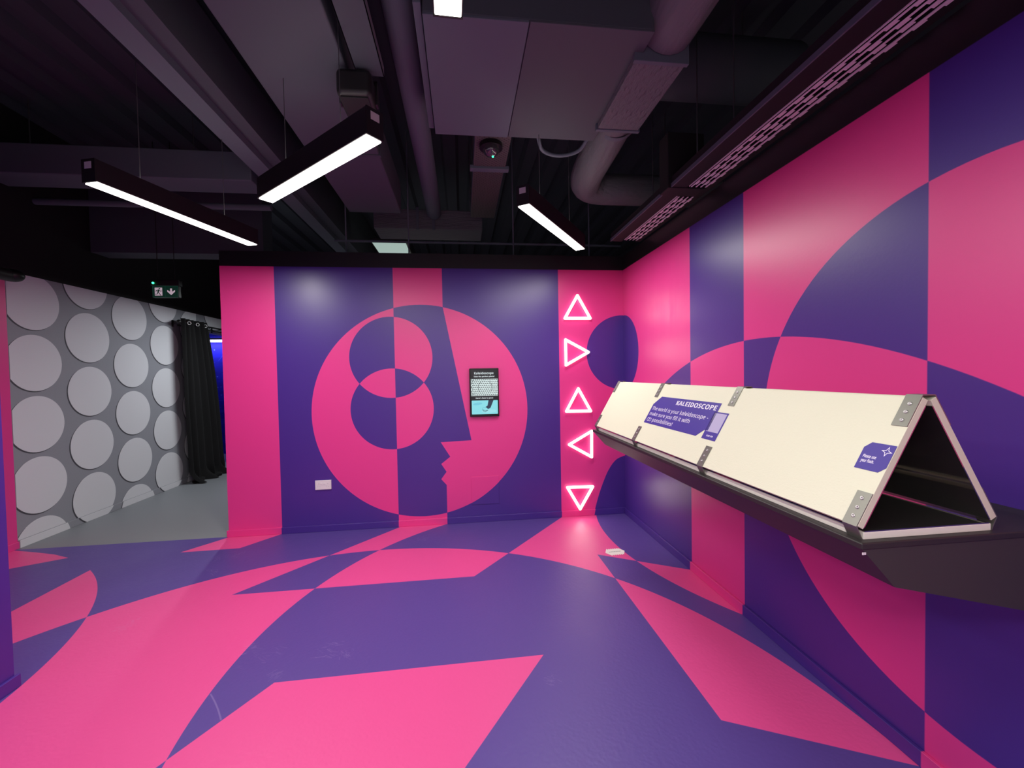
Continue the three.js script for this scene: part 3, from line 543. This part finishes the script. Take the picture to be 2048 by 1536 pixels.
{
  const t = thing('rectangular_duct', 'broad flat rectangular duct above the diagonal lamp', 'duct', [-2.47, 3.09, 0]);
  mesh('trunk', box(-0.25, 0, -0.2, 0.25, 0.3, 5.2, 0.01), std({ color: '#4a5158', roughness: 0.75 }), t);
  for (const z of [0.9, 2.22, 3.5]) mesh('joint', box(-0.262, -0.008, z, 0.262, 0.31, z + 0.03, 0.003), M.ductDark, t);
  hang(t, [[-0.2, 0.3, 1], [0.2, 0.3, 1], [-0.2, 0.3, 2.5], [0.2, 0.3, 2.5]], 0.81);
  const e = thing('cable_tray', 'narrow cable tray with a bright steel edge beside the flat duct', 'cable tray', [-2.1, 3.07, 0]);
  mesh('tray_floor', box(-0.07, 0.0, 1.78, 0.07, 0.004, 4.6), M.ductDark, e);
  mesh('side_rail', box(0.066, 0, 1.78, 0.07, 0.05, 4.6), M.galv, e);
  mesh('side_rail', box(-0.07, 0, 1.78, -0.066, 0.05, 4.6), M.duct, e);
  hang(e, [[0, 0.004, 2.0], [0, 0.004, 3.4]], 0.83);
  const p = onY(722, 192, 3.0), s = thing('hanging_speaker', 'dark bracketed speaker hanging past the end of the diagonal lamp', 'speaker', [p.x, 2.925, p.z]);
  mesh('cabinet', box(-0.1, 0, -0.13, 0.08, 0.14, 0.13, 0.03), M.blackSatin, s);
  mesh('grille', box(-0.08, -0.006, -0.11, 0.06, 0.002, 0.11, 0.002), M.black, s);
  mesh('yoke', merge([box(-0.11, 0.02, -0.02, -0.1, 0.145, 0.02), box(0.08, 0.02, -0.02, 0.09, 0.145, 0.02), box(-0.11, 0.138, -0.02, 0.09, 0.145, 0.02)]), M.blackSatin, s);
}
{
  const t = thing('downstand_beam', 'dark downstand beam crossing the ceiling along the room', 'beam', [-3.2, 3.17, 0]);
  mesh('soffit', box(-0.12, 0, -4, 0.02, 0.4, 6.2), M.duct, t);
  mesh('ledge', box(0.02, 0.05, -4, 0.13, 0.4, 6.2), M.ductDark, t);
  mesh('web', box(-0.1, 0.4, -4, 0.1, 0.74, 6.2), M.ductDark, t);
  const p = onY(90, 364, 3.2), b = thing('cross_duct', 'dark duct crossing above the lamp near the dotted wall', 'duct', [0, 3.2, p.z]);
  mesh('trunk', box(-9.0, 0, -0.12, -3.45, 0.25, 0.16, 0.01), M.duct, b);
  mesh('pipe', rod([-9, -0.04, -0.34], [-3.5, -0.04, -0.34], 0.03, 12), M.duct, b);
  hang(b, [[-5.3, 0.24, 0], [-4, 0.24, 0]], 0.72);
  const c = thing('bulkhead_beam', 'dark beam crossing the mouth of the passage behind the exit sign', 'beam', [-4.7, 2.85, -1.0]);
  mesh('soffit', box(-0.87, 0, -0.12, 0.87, 1.05, 0.12), M.ductDark, c);
}
{
  const t = thing('back_duct', 'short rectangular duct hanging behind the top of the face mural wall', 'duct', [-2.0, 3.13, -0.95]);
  mesh('trunk', box(-0.6, 0, -0.2, 0.62, 0.22, 0.2, 0.01), M.wrap, t);
  for (const x of [-0.13, 0.05]) mesh('strap', box(x, -0.012, 0.19, x + 0.03, 0.24, 0.215), M.duct, t);
  hang(t, [[-0.5, 0.2, 0], [0.5, 0.2, 0]], 0.77);
  const c = thing('conduit', 'thin horizontal conduit above the face mural wall', 'pipe', [0, 2.84, -0.3]);
  mesh('pipe', rod([-2.9, 0, 0], [0.1, 0, 0], 0.012, 10), M.duct, c);
  for (const x of [-2.75, -2.15, -1.1, -0.3]) mesh('drop_rod', rod([x, -0.2, 0.14], [x, 1.06, 0.14], 0.007, 8), M.duct, c);
  const p = onY(786, 500, 3.1), l = thing('panel_light', 'small pale green glowing panel light far behind the face mural wall', 'light', [p.x, 3.1, p.z]);
  mesh('frame', box(-0.22, 0.004, -0.32, 0.22, 0.05, 0.32, 0.004), M.blackSatin, l);
  mesh('light_panel', box(-0.2, -0.002, -0.3, 0.2, 0.006, 0.3), std({ color: '#cfe0d8', emissive: new THREE.Color(0.5, 0.7, 0.62), emissiveIntensity: 0.55 }), l);
  const q = new THREE.RectAreaLight(new THREE.Color(0.6, 0.8, 0.7), 0.5, 0.4, 0.6); q.name = 'panel_light_glow'; q.position.set(0, -0.006, 0); q.rotation.x = -Math.PI / 2; l.add(q);
  hang(l, [[0, 0.05, -0.25]], 0.8);
}
// slotted air grilles along the top of the right wall
{
  const t = thing('slot_diffuser', 'black air duct with slotted steel grilles along the top of the right wall', 'air grille', [0, 2.65, 0]);
  mesh('plenum', prism([[-0.275, 0.008], [-0.172, 0.008], [-0.172, 0.06], [-0.045, 0.06], [-0.045, 0.008], [0, 0.008], [0, 0.075], [-0.275, 0.075]], 0.42, 5.6), std({ color: '#0c0c0d', roughness: 0.8 }), t);
  mesh('lip', box(-0.281, 0.006, 0.42, -0.274, 0.03, 5.6), M.duct, t);
  mesh('joint_box', box(-0.30, 0.002, 1.41, -0.05, 0.36, 1.53, 0.005), std({ color: '#0c0c0d', roughness: 0.8 }), t);
  const unit = 0.1, bridge = new THREE.BoxGeometry(0.011, 0.002, 0.045), blade = std({ color: '#e9e6e8', roughness: 0.35 });
  for (const [z0, z1] of [[0.47, 1.40], [1.55, 3.1]]) {
    const gr = mesh('grille', merge([box(-0.168, 0.004, z0, -0.165, 0.014, z1), box(-0.051, 0.004, z0, -0.048, 0.014, z1)]), blade, t);
    for (let i = 0; i < 4; i++) {
      const x = -0.157 + i * 0.032;
      mesh('louvre', box(x, 0.002, z0, x + 0.008, 0.005, z1), blade, gr);
      for (let z = z0 + 0.03; z + 0.05 < z1; z += unit) mesh('slot_bridge', bridge, blade, gr).position.set(x + 0.02, 0.008, z + 0.02 + (i % 2) * 0.012);
    }
  }
  hang(t, [[-0.1, 0.075, 0.9], [-0.1, 0.075, 1.9], [-0.2, 0.075, 1.7]], 1.25);
}

shade(scene);
scene.traverse((o) => { if (o.isLight) o.castShadow = true; });
renderer.render(scene, camera);
